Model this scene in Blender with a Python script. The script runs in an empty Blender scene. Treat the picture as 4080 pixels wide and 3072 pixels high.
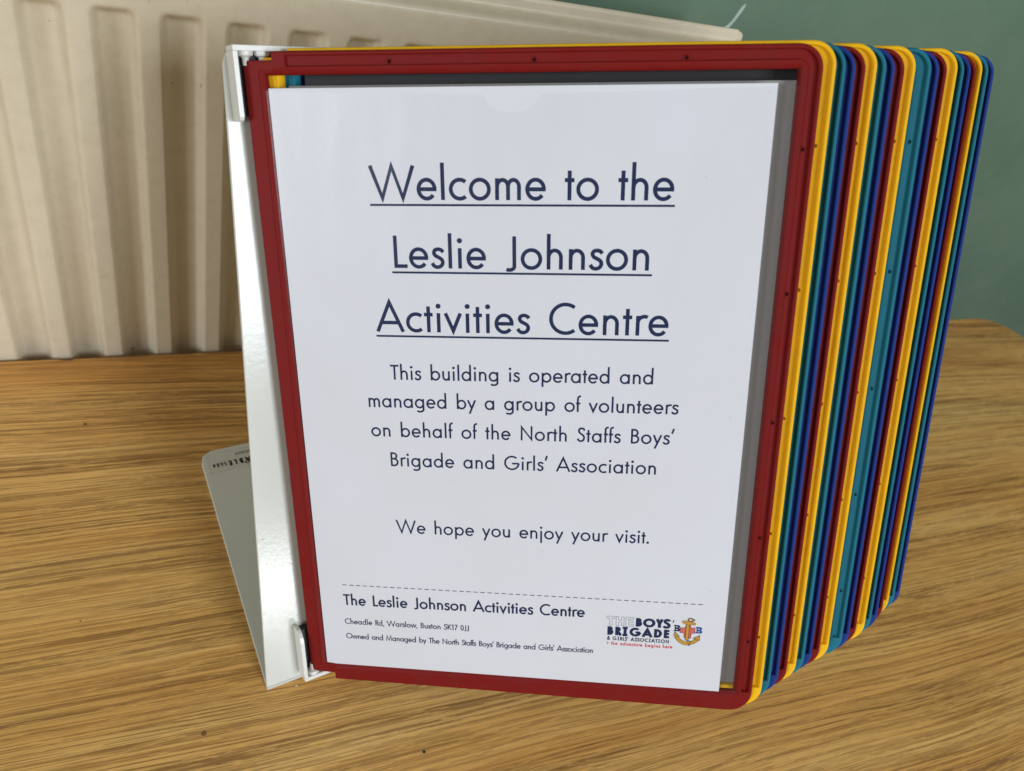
import bpy, math, random
from mathutils import Matrix, Vector

random.seed(7)
MM = 0.001
scene = bpy.context.scene

# ------------------------------------------------------------------ camera
# world: x along the table's back edge, y towards the wall, z up; origin at the
# near lower corner of the stand; lengths below are in millimetres (times MM)
RC = ((0.9059530, -0.0648069, 0.4183890), (-0.3240459, -0.7421320, 0.5867150), (0.2724767, -0.6671134, -0.6933370))
cam_data = bpy.data.cameras.new("camera")
cam = bpy.data.objects.new("camera", cam_data)
scene.collection.objects.link(cam)
m4 = Matrix.Identity(4)
for r in range(3):
    m4[r][0] = RC[r][0]
    m4[r][1] = -RC[r][1]
    m4[r][2] = -RC[r][2]
m4.translation = Vector((-48.479, -173.134, 447.71)) * MM
cam.matrix_world = m4
cam_data.sensor_width = 36.0
cam_data.lens = 36.0 * 3143.15 / 4080.0
cam_data.clip_start = 0.01
cam_data.clip_end = 50.0
cam_data.dof.use_dof = True
cam_data.dof.focus_distance = 0.395
cam_data.dof.aperture_fstop = 11.0
scene.camera = cam

# ------------------------------------------------------------------ light
world = bpy.data.worlds.new("World")
scene.world = world
world.use_nodes = True
wn = world.node_tree
bg = wn.nodes["Background"]
# the room around: pale ceiling and walls above, dim brown floor below
_tc = wn.nodes.new('ShaderNodeTexCoord')
_sp = wn.nodes.new('ShaderNodeSeparateXYZ')
_rm = wn.nodes.new('ShaderNodeValToRGB')
_mr = wn.nodes.new('ShaderNodeMapRange')
_mr.inputs['From Min'].default_value = -1.0
_mr.inputs['From Max'].default_value = 1.0
wn.links.new(_tc.outputs['Generated'], _sp.inputs[0])
wn.links.new(_sp.outputs[2], _mr.inputs[0])
wn.links.new(_mr.outputs[0], _rm.inputs[0])
_rm.color_ramp.elements[0].position = 0.30
_rm.color_ramp.elements[0].color = (0.30, 0.22, 0.13, 1)
_rm.color_ramp.elements[1].position = 0.95
_rm.color_ramp.elements[1].color = (1.35, 1.18, 0.88, 1)
wn.links.new(_rm.outputs[0], bg.inputs[0])
bg.inputs[1].default_value = 0.22


def window_light(name, loc, target, sx, sy, power, col):
    l = bpy.data.lights.new(name, 'AREA')
    l.shape = 'RECTANGLE'
    l.size, l.size_y = sx, sy
    l.energy = power
    l.color = col
    o = bpy.data.objects.new(name, l)
    scene.collection.objects.link(o)
    o.location = loc
    o.rotation_euler = (Vector(target) - Vector(loc)).to_track_quat('-Z', 'Y').to_euler()
    return o


window_light("window_light", (0.90, -2.1, 1.30), (0.05, 0.1, 0.1), 0.9, 1.0, 46.0, (0.86, 0.93, 1.0))
window_light("window_light", (-2.45, -1.10, 0.75), (0.1, 0.1, 0.1), 0.8, 0.9, 34.0, (0.86, 0.93, 1.0))
window_light("window_light", (0.92, -2.35, -0.02), (0.0, 0.0, 0.05), 0.30, 0.15, 4.2, (0.95, 0.98, 1.0))  # small unseen lamp added for the highlight low on the back sheet

scene.view_settings.view_transform = 'Standard'
scene.view_settings.look = 'None'
scene.view_settings.exposure = 0.0
scene.view_settings.gamma = 1.0
scene.cycles.use_denoising = True
scene.cycles.transparent_max_bounces = 8
scene.cycles.max_bounces = 8
scene.cycles.sample_clamp_indirect = 4.0


# ------------------------------------------------------------------ materials
class NT:
    def __init__(self, name):
        self.m = bpy.data.materials.new(name)
        self.m.use_nodes = True
        self.t = self.m.node_tree
        self.n = self.t.nodes
        self.b = self.n["Principled BSDF"]

    def node(self, typ, **kw):
        nd = self.n.new(typ)
        for k, v in kw.items():
            if k.startswith('i_'):
                key = k[2:]
                key = int(key) if key.isdigit() else key.replace('_', ' ')
                if isinstance(v, tuple) or not hasattr(v, 'is_output'):
                    nd.inputs[key].default_value = v
                else:
                    self.t.links.new(v, nd.inputs[key])
            else:
                setattr(nd, k, v)
        return nd

    def link(self, a, b):
        self.t.links.new(a, b)

    def math(self, op, a, b=None, c=None, clamp=False):
        nd = self.n.new('ShaderNodeMath')
        nd.operation = op
        nd.use_clamp = clamp
        for k, v in enumerate((a, b, c)):
            if v is None:
                continue
            if hasattr(v, 'is_output'):
                self.t.links.new(v, nd.inputs[k])
            else:
                nd.inputs[k].default_value = v
        return nd.outputs[0]

    def ramp(self, fac, stops, interp='LINEAR'):
        nd = self.n.new('ShaderNodeValToRGB')
        nd.color_ramp.interpolation = interp
        els = nd.color_ramp.elements
        while len(els) < len(stops):
            els.new(0.5)
        for e, (p, c) in zip(els, stops):
            e.position = p
            if not isinstance(c, tuple):
                c = (c, c, c)
            e.color = (c[0], c[1], c[2], 1)
        self.t.links.new(fac, nd.inputs[0])
        return nd.outputs[0]

    def mix(self, fac, a, b, blend='MIX'):
        nd = self.n.new('ShaderNodeMix')
        nd.data_type = 'RGBA'
        nd.blend_type = blend
        for k, v in ((0, fac), (6, a), (7, b)):
            if hasattr(v, 'is_output'):
                self.t.links.new(v, nd.inputs[k])
            elif isinstance(v, tuple):
                nd.inputs[k].default_value = (v[0], v[1], v[2], 1)
            else:
                nd.inputs[k].default_value = v
        return nd.outputs[2]

    def coords(self, scale=(1, 1, 1), rot=(0, 0, 0), loc=(0, 0, 0)):
        tc = self.n.new('ShaderNodeTexCoord')
        mp = self.n.new('ShaderNodeMapping')
        mp.inputs['Scale'].default_value = scale
        mp.inputs['Rotation'].default_value = rot
        mp.inputs['Location'].default_value = loc
        self.t.links.new(tc.outputs['Object'], mp.inputs[0])
        return mp.outputs[0]

    def noise(self, vec, scale, detail=2.0, rough=0.5, dist=0.0):
        nd = self.n.new('ShaderNodeTexNoise')
        self.t.links.new(vec, nd.inputs['Vector'])
        nd.inputs['Scale'].default_value = scale
        nd.inputs['Detail'].default_value = detail
        nd.inputs['Roughness'].default_value = rough
        nd.inputs['Distortion'].default_value = dist
        return nd.outputs['Fac']

    def bump(self, h, strength, dist, normal=None):
        nd = self.n.new('ShaderNodeBump')
        nd.inputs['Strength'].default_value = strength
        nd.inputs['Distance'].default_value = dist
        self.t.links.new(h, nd.inputs['Height'])
        if normal is not None:
            self.t.links.new(normal, nd.inputs['Normal'])
        self.t.links.new(nd.outputs[0], self.b.inputs['Normal'])
        return nd.outputs[0]

    def base(self, c, rough=0.5, spec=0.5):
        if hasattr(c, 'is_output'):
            self.t.links.new(c, self.b.inputs['Base Color'])
        else:
            self.b.inputs['Base Color'].default_value = (c[0], c[1], c[2], 1)
        if hasattr(rough, 'is_output'):
            self.t.links.new(rough, self.b.inputs['Roughness'])
        else:
            self.b.inputs['Roughness'].default_value = rough
        self.b.inputs['Specular IOR Level'].default_value = spec
        return self.m


def plastic(name, col, rough=0.56, coarse=0.00006):
    n = NT(name)
    v = n.coords()
    g = n.noise(v, 2600, 2, 0.6)
    d = n.noise(v, 60, 4, 0.6)
    c = n.mix(n.ramp(d, [(0.35, 0.0), (0.75, 1.0)]), tuple(col), tuple(x * 0.88 + 0.006 for x in col))
    # pale dust specks and tiny scuffs
    s = n.noise(v, 900, 1, 0.5)
    m = n.ramp(s, [(0.80, 0.0), (0.84, 1.0)])
    c = n.mix(n.math('MULTIPLY', m, 0.5), c, tuple(min(1, x + 0.25) for x in col))
    n.bump(g, 0.35, coarse)
    r = n.math('ADD', n.math('MULTIPLY', d, 0.12), rough - 0.06)
    return n.base(c, r, 0.16)


def wood_material():
    n = NT("oak veneer")
    tc = n.node('ShaderNodeTexCoord')
    # slow wander of the grain
    warp = n.node('ShaderNodeTexNoise', i_Scale=3.2, i_Detail=2.0)
    n.link(tc.outputs['Object'], warp.inputs['Vector'])
    sep = n.node('ShaderNodeSeparateXYZ')
    n.link(tc.outputs['Object'], sep.inputs[0])
    y = n.math('ADD', sep.outputs[1], n.math('MULTIPLY', n.math('SUBTRACT', warp.outputs[0], 0.5), 0.015))
    y = n.math('ADD', y, n.math('MULTIPLY', sep.outputs[0], 0.03))

    def vec(xs, ys, off=0.0):
        cb = n.node('ShaderNodeCombineXYZ')
        n.link(n.math('MULTIPLY', sep.outputs[0], xs), cb.inputs[0])
        n.link(n.math('MULTIPLY', y, ys), cb.inputs[1])
        cb.inputs[2].default_value = off
        return cb.outputs[0]
    # broad growth bands, low contrast
    cath = n.noise(vec(2.0, 22), 1.0, 3, 0.55, 0.5)
    band = n.noise(vec(2.6, 60, 3.0), 1.0, 3, 0.6, 0.3)
    fine = n.noise(vec(8.0, 520, 7.0), 1.0, 3, 0.65, 0.2)
    fine2 = n.noise(vec(30.0, 1500, 11.0), 1.0, 2, 0.6)
    a = n.ramp(cath, [(0.30, (0.605, 0.300, 0.074)), (0.5, (0.730, 0.416, 0.122)), (0.70, (0.785, 0.492, 0.172))])
    c = n.mix(1.0, a, n.ramp(band, [(0.34, 0.90), (0.50, 1.0), (0.64, 1.04)]), 'MULTIPLY')
    c = n.mix(0.8, c, n.ramp(fine, [(0.36, (0.70, 0.62, 0.52)), (0.46, (0.97, 0.96, 0.94)), (0.62, (1.08, 1.09, 1.12))]), 'MULTIPLY')
    c = n.mix(0.6, c, n.ramp(fine2, [(0.36, 0.82), (0.60, 1.08)]), 'MULTIPLY')

    # rows of open pores: thin lines along the grain, broken into short ragged dashes
    def pores(xs, ys, off, width, dx, dy, cut, soft=0.05):
        row = n.noise(vec(xs, ys, off), 1.0, 1.5, 0.5, 0.15)
        ln = n.ramp(n.math('ABSOLUTE', n.math('SUBTRACT', row, 0.5)), [(width * 0.35, 1.0), (width, 0.0)])
        dash = n.noise(vec(dx, dy, off + 5.0), 1.0, 3, 0.75, 0.2)
        return n.math('MULTIPLY', ln, n.ramp(dash, [(cut, 0.0), (cut + soft, 1.0)]))
    dens = n.ramp(band, [(0.38, 1.0), (0.60, 0.55)])
    p1 = n.math('MULTIPLY', pores(1.6, 170, 17.0, 0.036, 30, 620, 0.43, 0.03), dens)
    p2 = n.math('MULTIPLY', pores(2.2, 300, 31.0, 0.046, 42, 900, 0.455, 0.03), dens)
    p3 = n.math('MULTIPLY', pores(3.0, 520, 47.0, 0.075, 50, 1200, 0.47, 0.03), dens)
    pm = n.math('MAXIMUM', p1, p2)
    c = n.mix(n.math('MULTIPLY', p3, 0.44), c, (0.230, 0.105, 0.030))
    c = n.mix(n.math('MULTIPLY', pm, 0.70), c, (0.150, 0.060, 0.016))
    # a few darker rows where the latewood is dense
    ray = n.noise(vec(9.0, 180, 23.0), 1.0, 4, 0.75, 0.4)
    c = n.mix(n.math('MULTIPLY', n.ramp(ray, [(0.33, 1.0), (0.39, 0.0)]), 0.5), c, (0.210, 0.098, 0.030))
    # pinholes and small round stains at fixed places on the top
    for sx, sy, rr in ((-33.8, -15.1, 1.5), (-86.8, 199.0, 1.3), (12, -60, 0.7), (300, -60, 0.8), (-90, 60, 0.6)):
        dx = n.math('SUBTRACT', sep.outputs[0], sx * MM)
        dy = n.math('SUBTRACT', sep.outputs[1], sy * MM)
        d = n.math('SQRT', n.math('ADD', n.math('MULTIPLY', dx, dx), n.math('MULTIPLY', dy, dy)))
        k = n.ramp(n.math('DIVIDE', d, rr * MM), [(0.0, 0.55), (0.35, 0.9), (0.75, 1.0), (1.0, 0.0)])
        c = n.mix(n.math('MULTIPLY', k, 0.8), c, (0.07, 0.030, 0.010))
    h = n.math('ADD', n.math('MULTIPLY', fine, 0.7), n.math('MULTIPLY', pm, -0.5))
    n.bump(h, 0.30, 0.00025)
    r = n.math('ADD', n.math('MULTIPLY', fine, 0.2), 0.36)
    return n.base(c, r, 0.42)


def radiator_material():
    n = NT("aged cream enamel")
    v = n.coords()
    big = n.noise(v, 9, 4, 0.6)
    sm = n.noise(v, 120, 4, 0.65)
    c = n.mix(n.ramp(big, [(0.35, 0.0), (0.7, 1.0)]), (0.70, 0.62, 0.47), (0.66, 0.585, 0.44))
    c = n.mix(n.math('MULTIPLY', n.ramp(sm, [(0.45, 0.0), (0.8, 1.0)]), 0.35), c, (0.50, 0.42, 0.29))
    # grime smudges and specks
    sp = n.noise(n.coords((1, 1, 0.7)), 150, 2, 0.5)
    msk = n.noise(v, 18, 3, 0.5)
    k = n.math('MULTIPLY', n.ramp(sp, [(0.70, 0.0), (0.76, 1.0)]), n.ramp(msk, [(0.52, 0.0), (0.62, 1.0)]))
    c = n.mix(n.math('MULTIPLY', k, 0.8), c, (0.16, 0.13, 0.10))
    sp2 = n.noise(v, 420, 1, 0.5)
    c = n.mix(n.math('MULTIPLY', n.ramp(sp2, [(0.80, 0.0), (0.82, 1.0)]), 0.6), c, (0.12, 0.10, 0.07))
    # thin scratches
    sc = n.noise(n.coords((700, 1, 90)), 1.0, 1, 0.5, 1.2)
    c = n.mix(n.math('MULTIPLY', n.ramp(sc, [(0.80, 0.0), (0.83, 1.0)]), 0.3), c, (0.25, 0.21, 0.15))
    h = n.math('ADD', n.math('MULTIPLY', sm, 0.5), n.noise(v, 900, 2, 0.5))
    n.bump(h, 0.22, 0.00015)
    return n.base(c, 0.36, 0.5)


def wall_material():
    n = NT("green wall paint")
    v = n.coords()
    a = n.noise(v, 5, 4, 0.6)
    b_ = n.noise(v, 45, 4, 0.6)
    c = n.mix(n.ramp(a, [(0.35, 0.0), (0.7, 1.0)]), (0.138, 0.218, 0.158), (0.108, 0.182, 0.130))
    c = n.mix(n.math('MULTIPLY', n.ramp(b_, [(0.5, 0.0), (0.8, 1.0)]), 0.3), c, (0.19, 0.25, 0.19))
    # faint pale rubs
    s = n.noise(n.coords((1, 1, 0.5), (0, 0.6, 0)), 70, 2, 0.5, 0.8)
    m = n.noise(v, 11, 2, 0.5)
    k = n.math('MULTIPLY', n.ramp(s, [(0.69, 0.0), (0.76, 1.0)]), n.ramp(m, [(0.5, 0.0), (0.62, 1.0)]))
    c = n.mix(n.math('MULTIPLY', k, 0.55), c, (0.36, 0.44, 0.38))
    h = n.math('ADD', n.noise(v, 60, 4, 0.6), n.math('MULTIPLY', n.noise(v, 420, 3, 0.6), 0.4))
    n.bump(h, 0.35, 0.0012)
    return n.base(c, 0.42, 0.4)


def enamel(name, col, rough=0.2, bs=0.2):
    n = NT(name)
    v = n.coords()
    g = n.noise(v, 330, 3, 0.55)
    s = n.noise(v, 260, 1, 0.5)
    c = n.mix(n.math('MULTIPLY', n.ramp(s, [(0.80, 0.0), (0.82, 1.0)]), 0.6), tuple(col), (0.3, 0.28, 0.24))
    n.bump(g, bs, 0.0006)
    return n.base(c, rough, 0.5)


def simple(name, col, rough=0.5, spec=0.4):
    n = NT(name)
    v = n.coords()
    g = n.noise(v, 1500, 2, 0.5)
    c = n.mix(n.math('MULTIPLY', g, 0.3), tuple(col), tuple(x * 0.8 for x in col))
    return n.base(c, rough, spec)


def paper_material():
    n = NT("white copier paper")
    v = n.coords()
    a = n.noise(v, 14, 3, 0.5)
    f = n.noise(v, 1100, 3, 0.6)
    c = n.mix(n.ramp(a, [(0.35, 0.0), (0.7, 1.0)]), (0.705, 0.720, 0.785), (0.690, 0.700, 0.748))
    sp = n.noise(v, 480, 1, 0.5)
    c = n.mix(n.math('MULTIPLY', n.ramp(sp, [(0.80, 0.0), (0.815, 1.0)]), 0.5), c, (0.3, 0.28, 0.26))
    h = n.math('ADD', f, n.math('MULTIPLY', n.noise(v, 260, 2, 0.5), 1.2))
    wav = n.noise(n.coords((1, 0.45, 1)), 22, 2, 0.45)
    h = n.math('ADD', h, n.math('MULTIPLY', wav, 22.0))
    n.bump(h, 0.22, 0.00018)
    return n.base(c, 0.75, 0.25)


def ink(name, col):
    n = NT(name)
    v = n.coords()
    g = n.noise(v, 1300, 2, 0.5)
    c = n.mix(n.math('MULTIPLY', n.ramp(g, [(0.55, 0.0), (0.75, 1.0)]), 0.25), tuple(col), tuple(min(1, x * 1.6 + 0.02) for x in col))
    return n.base(c, 0.75, 0.12)


def film_material(haze=0.05):
    n = NT("clear pocket film")
    v = n.coords()
    out = n.n["Material Output"]
    tr = n.node('ShaderNodeBsdfTransparent')
    tr.inputs[0].default_value = (1.0, 1.0, 1.0, 1)
    gl = n.node('ShaderNodeBsdfGlossy')
    gl.inputs['Roughness'].default_value = 0.30
    gl.inputs['Color'].default_value = (0.6, 0.6, 0.6, 1)
    df = n.node('ShaderNodeBsdfDiffuse')
    df.inputs[0].default_value = (0.85, 0.87, 0.9, 1)
    hgt = n.math('ADD', n.noise(n.coords((1, 0.35, 1)), 24, 2, 0.5), n.math('MULTIPLY', n.noise(v, 380, 2, 0.6), 0.05))
    bp_ = n.node('ShaderNodeBump')
    bp_.inputs['Strength'].default_value = 0.35
    bp_.inputs['Distance'].default_value = 0.004
    n.link(hgt, bp_.inputs['Height'])
    n.link(bp_.outputs[0], gl.inputs['Normal'])
    m1 = n.node('ShaderNodeMixShader')
    m1.inputs[0].default_value = haze
    n.link(tr.outputs[0], m1.inputs[1])
    n.link(df.outputs[0], m1.inputs[2])
    m2 = n.node('ShaderNodeMixShader')
    m2.inputs[0].default_value = 0.035
    n.link(m1.outputs[0], m2.inputs[1])
    n.link(gl.outputs[0], m2.inputs[2])
    n.link(m2.outputs[0], out.inputs[0])
    return n.m


M_RED = plastic("dark red plastic", (0.190, 0.0065, 0.0055))
M_YEL = plastic("yellow plastic", (0.90, 0.50, 0.008))
M_TEAL = plastic("teal plastic", (0.012, 0.165, 0.245))
M_BLUE = plastic("blue plastic", (0.012, 0.040, 0.235))
M_WOOD = wood_material()
M_RAD = radiator_material()
M_WALL = wall_material()
M_SHEET = enamel("white powder coat", (0.665, 0.685, 0.64), 0.17, 0.075)
M_BRK = enamel("white moulded plastic", (0.74, 0.74, 0.71), 0.3, 0.05)
M_PAPER = paper_material()
M_INK = ink("navy ink", (0.009, 0.020, 0.075))
M_INKR = ink("red ink", (0.55, 0.045, 0.06))
M_INKB = ink("blue ink", (0.02, 0.075, 0.30))
M_INKG = ink("gold ink", (0.52, 0.29, 0.04))
M_INKO = ink("brown ink", (0.20, 0.11, 0.035))
M_INKS = ink("salmon ink", (0.66, 0.13, 0.12))
M_BLACK = ink("black ink", (0.012, 0.012, 0.014))
M_FILM = film_material(0.006)
M_STICK = simple("translucent sticker", (0.66, 0.665, 0.61), 0.35)
M_STICK2 = simple("sticker edge", (0.47, 0.46, 0.40), 0.4)
M_GAP_SHADE = simple("bracket gap shade", (0.035, 0.032, 0.036), 0.5)
M_CHALK = simple("chalky scuff", (0.44, 0.54, 0.50), 0.8)
M_CRUMB = simple("pale crumb", (0.62, 0.50, 0.36), 0.8)
M_DARK = simple("dark lint", (0.05, 0.045, 0.04), 0.9)


# ------------------------------------------------------------------ mesh helpers
class MB:
    def __init__(self):
        self.v = []
        self.f = []

    def add(self, vs, fs):
        o = len(self.v)
        self.v.extend(tuple(a) for a in vs)
        self.f.extend(tuple(i + o for i in f) for f in fs)

    def box(self, x0, x1, y0, y1, z0, z1, tf=None, bev=0.0):
        b = bev
        if b <= 0:
            vs = [(x, y, z) for z in (z0, z1) for y in (y0, y1) for x in (x0, x1)]
            fs = [(0, 2, 3, 1), (4, 5, 7, 6), (0, 1, 5, 4), (2, 6, 7, 3), (0, 4, 6, 2), (1, 3, 7, 5)]
        else:
            ring = lambda i, z: [(x0 + i + (b - i if 0 else 0), y0 + i, z)]
            def oct_(ins, z):
                X0, X1, Y0, Y1 = x0 + ins, x1 - ins, y0 + ins, y1 - ins
                c = b
                return [(X0 + c, Y0, z), (X1 - c, Y0, z), (X1, Y0 + c, z), (X1, Y1 - c, z), (X1 - c, Y1, z), (X0 + c, Y1, z), (X0, Y1 - c, z), (X0, Y0 + c, z)]
            vs = oct_(b * .6, z0) + oct_(0, z0 + b) + oct_(0, z1 - b) + oct_(b * .6, z1)
            fs = [tuple(range(7, -1, -1)), tuple(range(24, 32))]
            for k in range(3):
                for j in range(8):
                    a, c2 = k * 8 + j, k * 8 + (j + 1) % 8
                    fs.append((a, c2, c2 + 8, a + 8))
        if tf is not None:
            vs = [tf @ Vector(p) for p in vs]
        self.add(vs, fs)

    def prism(self, poly, z0, z1, tf=None):
        n_ = len(poly)
        vs = [(x, y, z0) for x, y in poly] + [(x, y, z1) for x, y in poly]
        fs = [tuple(range(n_ - 1, -1, -1)), tuple(range(n_, 2 * n_))]
        fs += [(i, (i + 1) % n_, (i + 1) % n_ + n_, i + n_) for i in range(n_)]
        if tf is not None:
            vs = [tf @ Vector(p) for p in vs]
        self.add(vs, fs)

    def lathe(self, prof, seg=20, tf=None):
        vs, fs = [], []
        for (r, z) in prof:
            for s in range(seg):
                a = 2 * math.pi * s / seg
                vs.append((r * math.cos(a), r * math.sin(a), z))
        for k in range(len(prof) - 1):
            for s in range(seg):
                a, b = k * seg + s, k * seg + (s + 1) % seg
                fs.append((a, b, b + seg, a + seg))
        fs.append(tuple(range(seg - 1, -1, -1)))
        fs.append(tuple((len(prof) - 1) * seg + s for s in range(seg)))
        if tf is not None:
            vs = [tf @ Vector(p) for p in vs]
        self.add(vs, fs)

    def mesh(self, name, mat, smooth=None):
        me = bpy.data.meshes.new(name)
        me.from_pydata([(a * MM, b * MM, c * MM) for a, b, c in self.v], [], self.f)
        me.materials.append(mat)
        me.validate()
        me.update()
        if smooth is not None:
            me.shade_smooth()
            me.set_sharp_from_angle(angle=math.radians(smooth))
        return me

    def build(self, name, mat, parent=None, smooth=None):
        return obj(name, self.mesh(name, mat, smooth), parent)


def obj(name, me, parent=None):
    o = bpy.data.objects.new(name, me)
    scene.collection.objects.link(o)
    if parent is not None:
        o.parent = parent
    return o


def empty(name, mat=None):
    o = bpy.data.objects.new(name, None)
    o.empty_display_size = 0.02
    scene.collection.objects.link(o)
    if mat is not None:
        o.matrix_world = mat
    return o


def tag(o, label=None, cat=None, group=None, kind=None):
    if label:
        o['label'] = label
    if cat:
        o['category'] = cat
    if group:
        o['group'] = group
    if kind:
        o['kind'] = kind
    return o


def frame_mat(o, x, y, z):
    m = Matrix.Identity(4)
    for r in range(3):
        m[r][0], m[r][1], m[r][2] = x[r], y[r], z[r]
    m.translation = Vector(o) * MM
    return m


def arc(cx, cy, r, a0, a1, n):
    return [(cx + r * math.cos(math.radians(a0 + (a1 - a0) * k / n)), cy + r * math.sin(math.radians(a0 + (a1 - a0) * k / n))) for k in range(n + 1)]


# ------------------------------------------------------------------ table
pts = [(-1100, -600), (905, -600), (905, 205)]
pts += arc(851, 205.5, 54, 3, 90, 14)
pts += [(400, 259.4), (-92, 259.2), (-93.2, 258.6), (-95.5, 258.0), (-98, 257.8), (-100.5, 258.3), (-103, 259.0), (-104, 259.3), (-1100, 259.4)]


def rounded_slab(mb, poly, z_top, thick, rads=((0.0, 1.6), (0.5, 0.5), (1.6, 0.0))):
    # poly counter-clockwise; top edge eased
    n_ = len(poly)
    nor = []
    for i in range(n_):
        a, b, c = Vector(poly[i - 1]), Vector(poly[i]), Vector(poly[(i + 1) % n_])
        d1, d2 = (b - a).normalized(), (c - b).normalized()
        m = Vector((d1.y, -d1.x)) + Vector((d2.y, -d2.x))
        m.normalize()
        nor.append(m)
    rings = [(0.0, -thick)] + [(ins, -dz) for ins, dz in rads]
    vs = []
    for ins, z in rings:
        for p, m in zip(poly, nor):
            vs.append((p[0] - m.x * ins, p[1] - m.y * ins, z_top + z))
    fs = [tuple(range(n_ - 1, -1, -1)), tuple(range((len(rings) - 1) * n_, len(rings) * n_))]
    for k in range(len(rings) - 1):
        for i in range(n_):
            j = (i + 1) % n_
            fs.append((k * n_ + i, k * n_ + j, (k + 1) * n_ + j, (k + 1) * n_ + i))
    mb.add(vs, fs)


table = empty("table", Matrix.Translation(Vector((0, 0, 0))))
tag(table, "oak veneered table with rounded far corner pushed against the cream radiator", "table")
mb = MB()
rounded_slab(mb, pts, 0.0, 27.0)
mb.build("table_top", M_WOOD, table)
for lx, ly in ((850, 200), (850, -540), (-1040, 200), (-1040, -540)):
    mb = MB()
    mb.box(lx - 25, lx + 25, ly - 25, ly + 25, -740, -27.5, bev=3)
    mb.build("leg", M_WOOD, table)

# specks lying on the table
mb = MB()
for k in range(7):
    a = k * 0.9
    mb.box(-0.9 + .1 * k, 0.9, -0.13, 0.13, 0.10 + k * 0.05, 0.32 + k * 0.05, Matrix.Translation(Vector((0, 0, 0))) @ Matrix.Rotation(a, 4, 'Z'))
o = mb.build("lint_speck", M_DARK)
o.location = Vector((76.0, -52.7, 0.0)) * MM
tag(o, "tiny dark tuft of lint on the wood at the bottom edge of the photo", "lint")


def crumb(x, y, s, label):
    b = MB()
    vs = []
    for z, rr in ((0, 0.8), (0.45, 1.0), (0.85, 0.6)):
        for q in range(7):
            a = 2 * math.pi * q / 7
            k = rr * (0.8 + 0.4 * random.random())
            vs.append((s * k * math.cos(a), s * 0.7 * k * math.sin(a), s * z))
    fs = [tuple(range(6, -1, -1)), tuple(range(14, 21))]
    for r_ in range(2):
        for q in range(7):
            fs.append((r_ * 7 + q, r_ * 7 + (q + 1) % 7, r_ * 7 + 7 + (q + 1) % 7, r_ * 7 + 7 + q))
    b.add(vs, fs)
    o_ = b.build("crumb", M_CRUMB)
    o_.location = Vector((x, y, 0)) * MM
    tag(o_, label, "crumb")
    return o_


crumb(15.5, -1.0, 0.8, "pale crumb on the wood just in front of the stand's lower fold")

# ------------------------------------------------------------------ radiator
RY = 262.0       # front face plane
rad = empty("radiator", Matrix.Translation(Vector((0, RY * MM, 0))))
tag(rad, "cream pressed steel panel radiator with vertical flutes behind the table", "radiator")
mb = MB()
X0r, X1r, Z0r, ZT = -700.0, 336.0, -330.0, 264.0
xs = []
x = X0r
while x < X1r:
    xs.append(x)
    x += 1.15 if x > -190 and x < 220 else 4.0
xs.append(X1r)
zs = []
z = Z0r
while z < 262:
    zs.append(z)
    z += 1.3 if z > 225 else (9.0 if z > -40 else 20.0)


def smooth(t):
    t = max(0.0, min(1.0, t))
    return t * t * (3 - 2 * t)


def rad_depth(x_, z_):
    k = round((x_ + 52.0) / 32.3)
    if k < -20 or k > 10:
        return 0.0
    dx = abs(x_ - (-52.0 + 32.3 * k))
    dz = z_ - 247.5
    sx = (11.2 - dx) / 5.4
    sz = (-dz) / 8.0
    corner = smooth(sx) * smooth(sz)
    return 8.5 * corner


vs, fs = [], []
for z_ in zs:
    for x_ in xs:
        vs.append((x_, rad_depth(x_, z_), z_))
nx = len(xs)
# rolled shoulder and top seam flange above the fluted face
prof = [(0.05, 263.5), (0.3, 265.6), (1.1, 267.2), (2.8, 268.1), (6.0, 268.5), (9.5, 268.9), (11.6, 269.3), (12.6, 270.0), (12.9, 271.2), (13.0, 274.6), (13.4, 276.2), (14.6, 277.1), (15.8, 276.8), (16.5, 275.6), (16.6, 262.0)]
for (dy, dz) in prof:
    for x_ in xs:
        vs.append((x_, dy, dz))
nz = len(zs) + len(prof)
for j in range(nz - 1):
    for i in range(nx - 1):
        a = j * nx + i
        fs.append((a, a + 1, a + nx + 1, a + nx))
mb.add(vs, fs)
mb.build("front_panel", M_RAD, rad, smooth=50)
# right end: rolled edge, seam end with rounded corner, and back sheet
mb = MB()
seam = [(336.0, 255.0), (339.6, 256.0), (341.0, 258.0), (341.2, 262.0), (341.2, 270.5), (340.6, 273.6), (339.0, 275.7), (336.0, 276.6)]
for (ya, yb) in ((13.2, 16.4),):
    mb.prism([(a, -b) for a, b in seam], 0, 1)
    mb.v = [(v_[0], ya + (yb - ya) * v_[2], -v_[1]) for v_ in mb.v]
mb.build("seam_end", M_RAD, rad, smooth=40)
mb = MB()
side = [(336.0, 0.0), (338.6, 0.9), (340.3, 3.2), (340.8, 8.0), (340.6, 13.0), (336.0, 16.0)]
vs = [(a, b, zz) for zz in (Z0r, 262.0) for a, b in side]
n_ = len(side)
fs = [(i, i + 1, i + 1 + n_, i + n_) for i in range(n_ - 1)] + [tuple(range(n_ - 1, -1, -1)), tuple(range(n_, 2 * n_))]
mb.add(vs, fs)
mb.build("side_edge", M_RAD, rad, smooth=40)
mb = MB()
mb.box(X0r, 335.5, 17.0, 19.0, Z0r, 262)
mb.build("back_sheet", M_RAD, rad)

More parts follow.
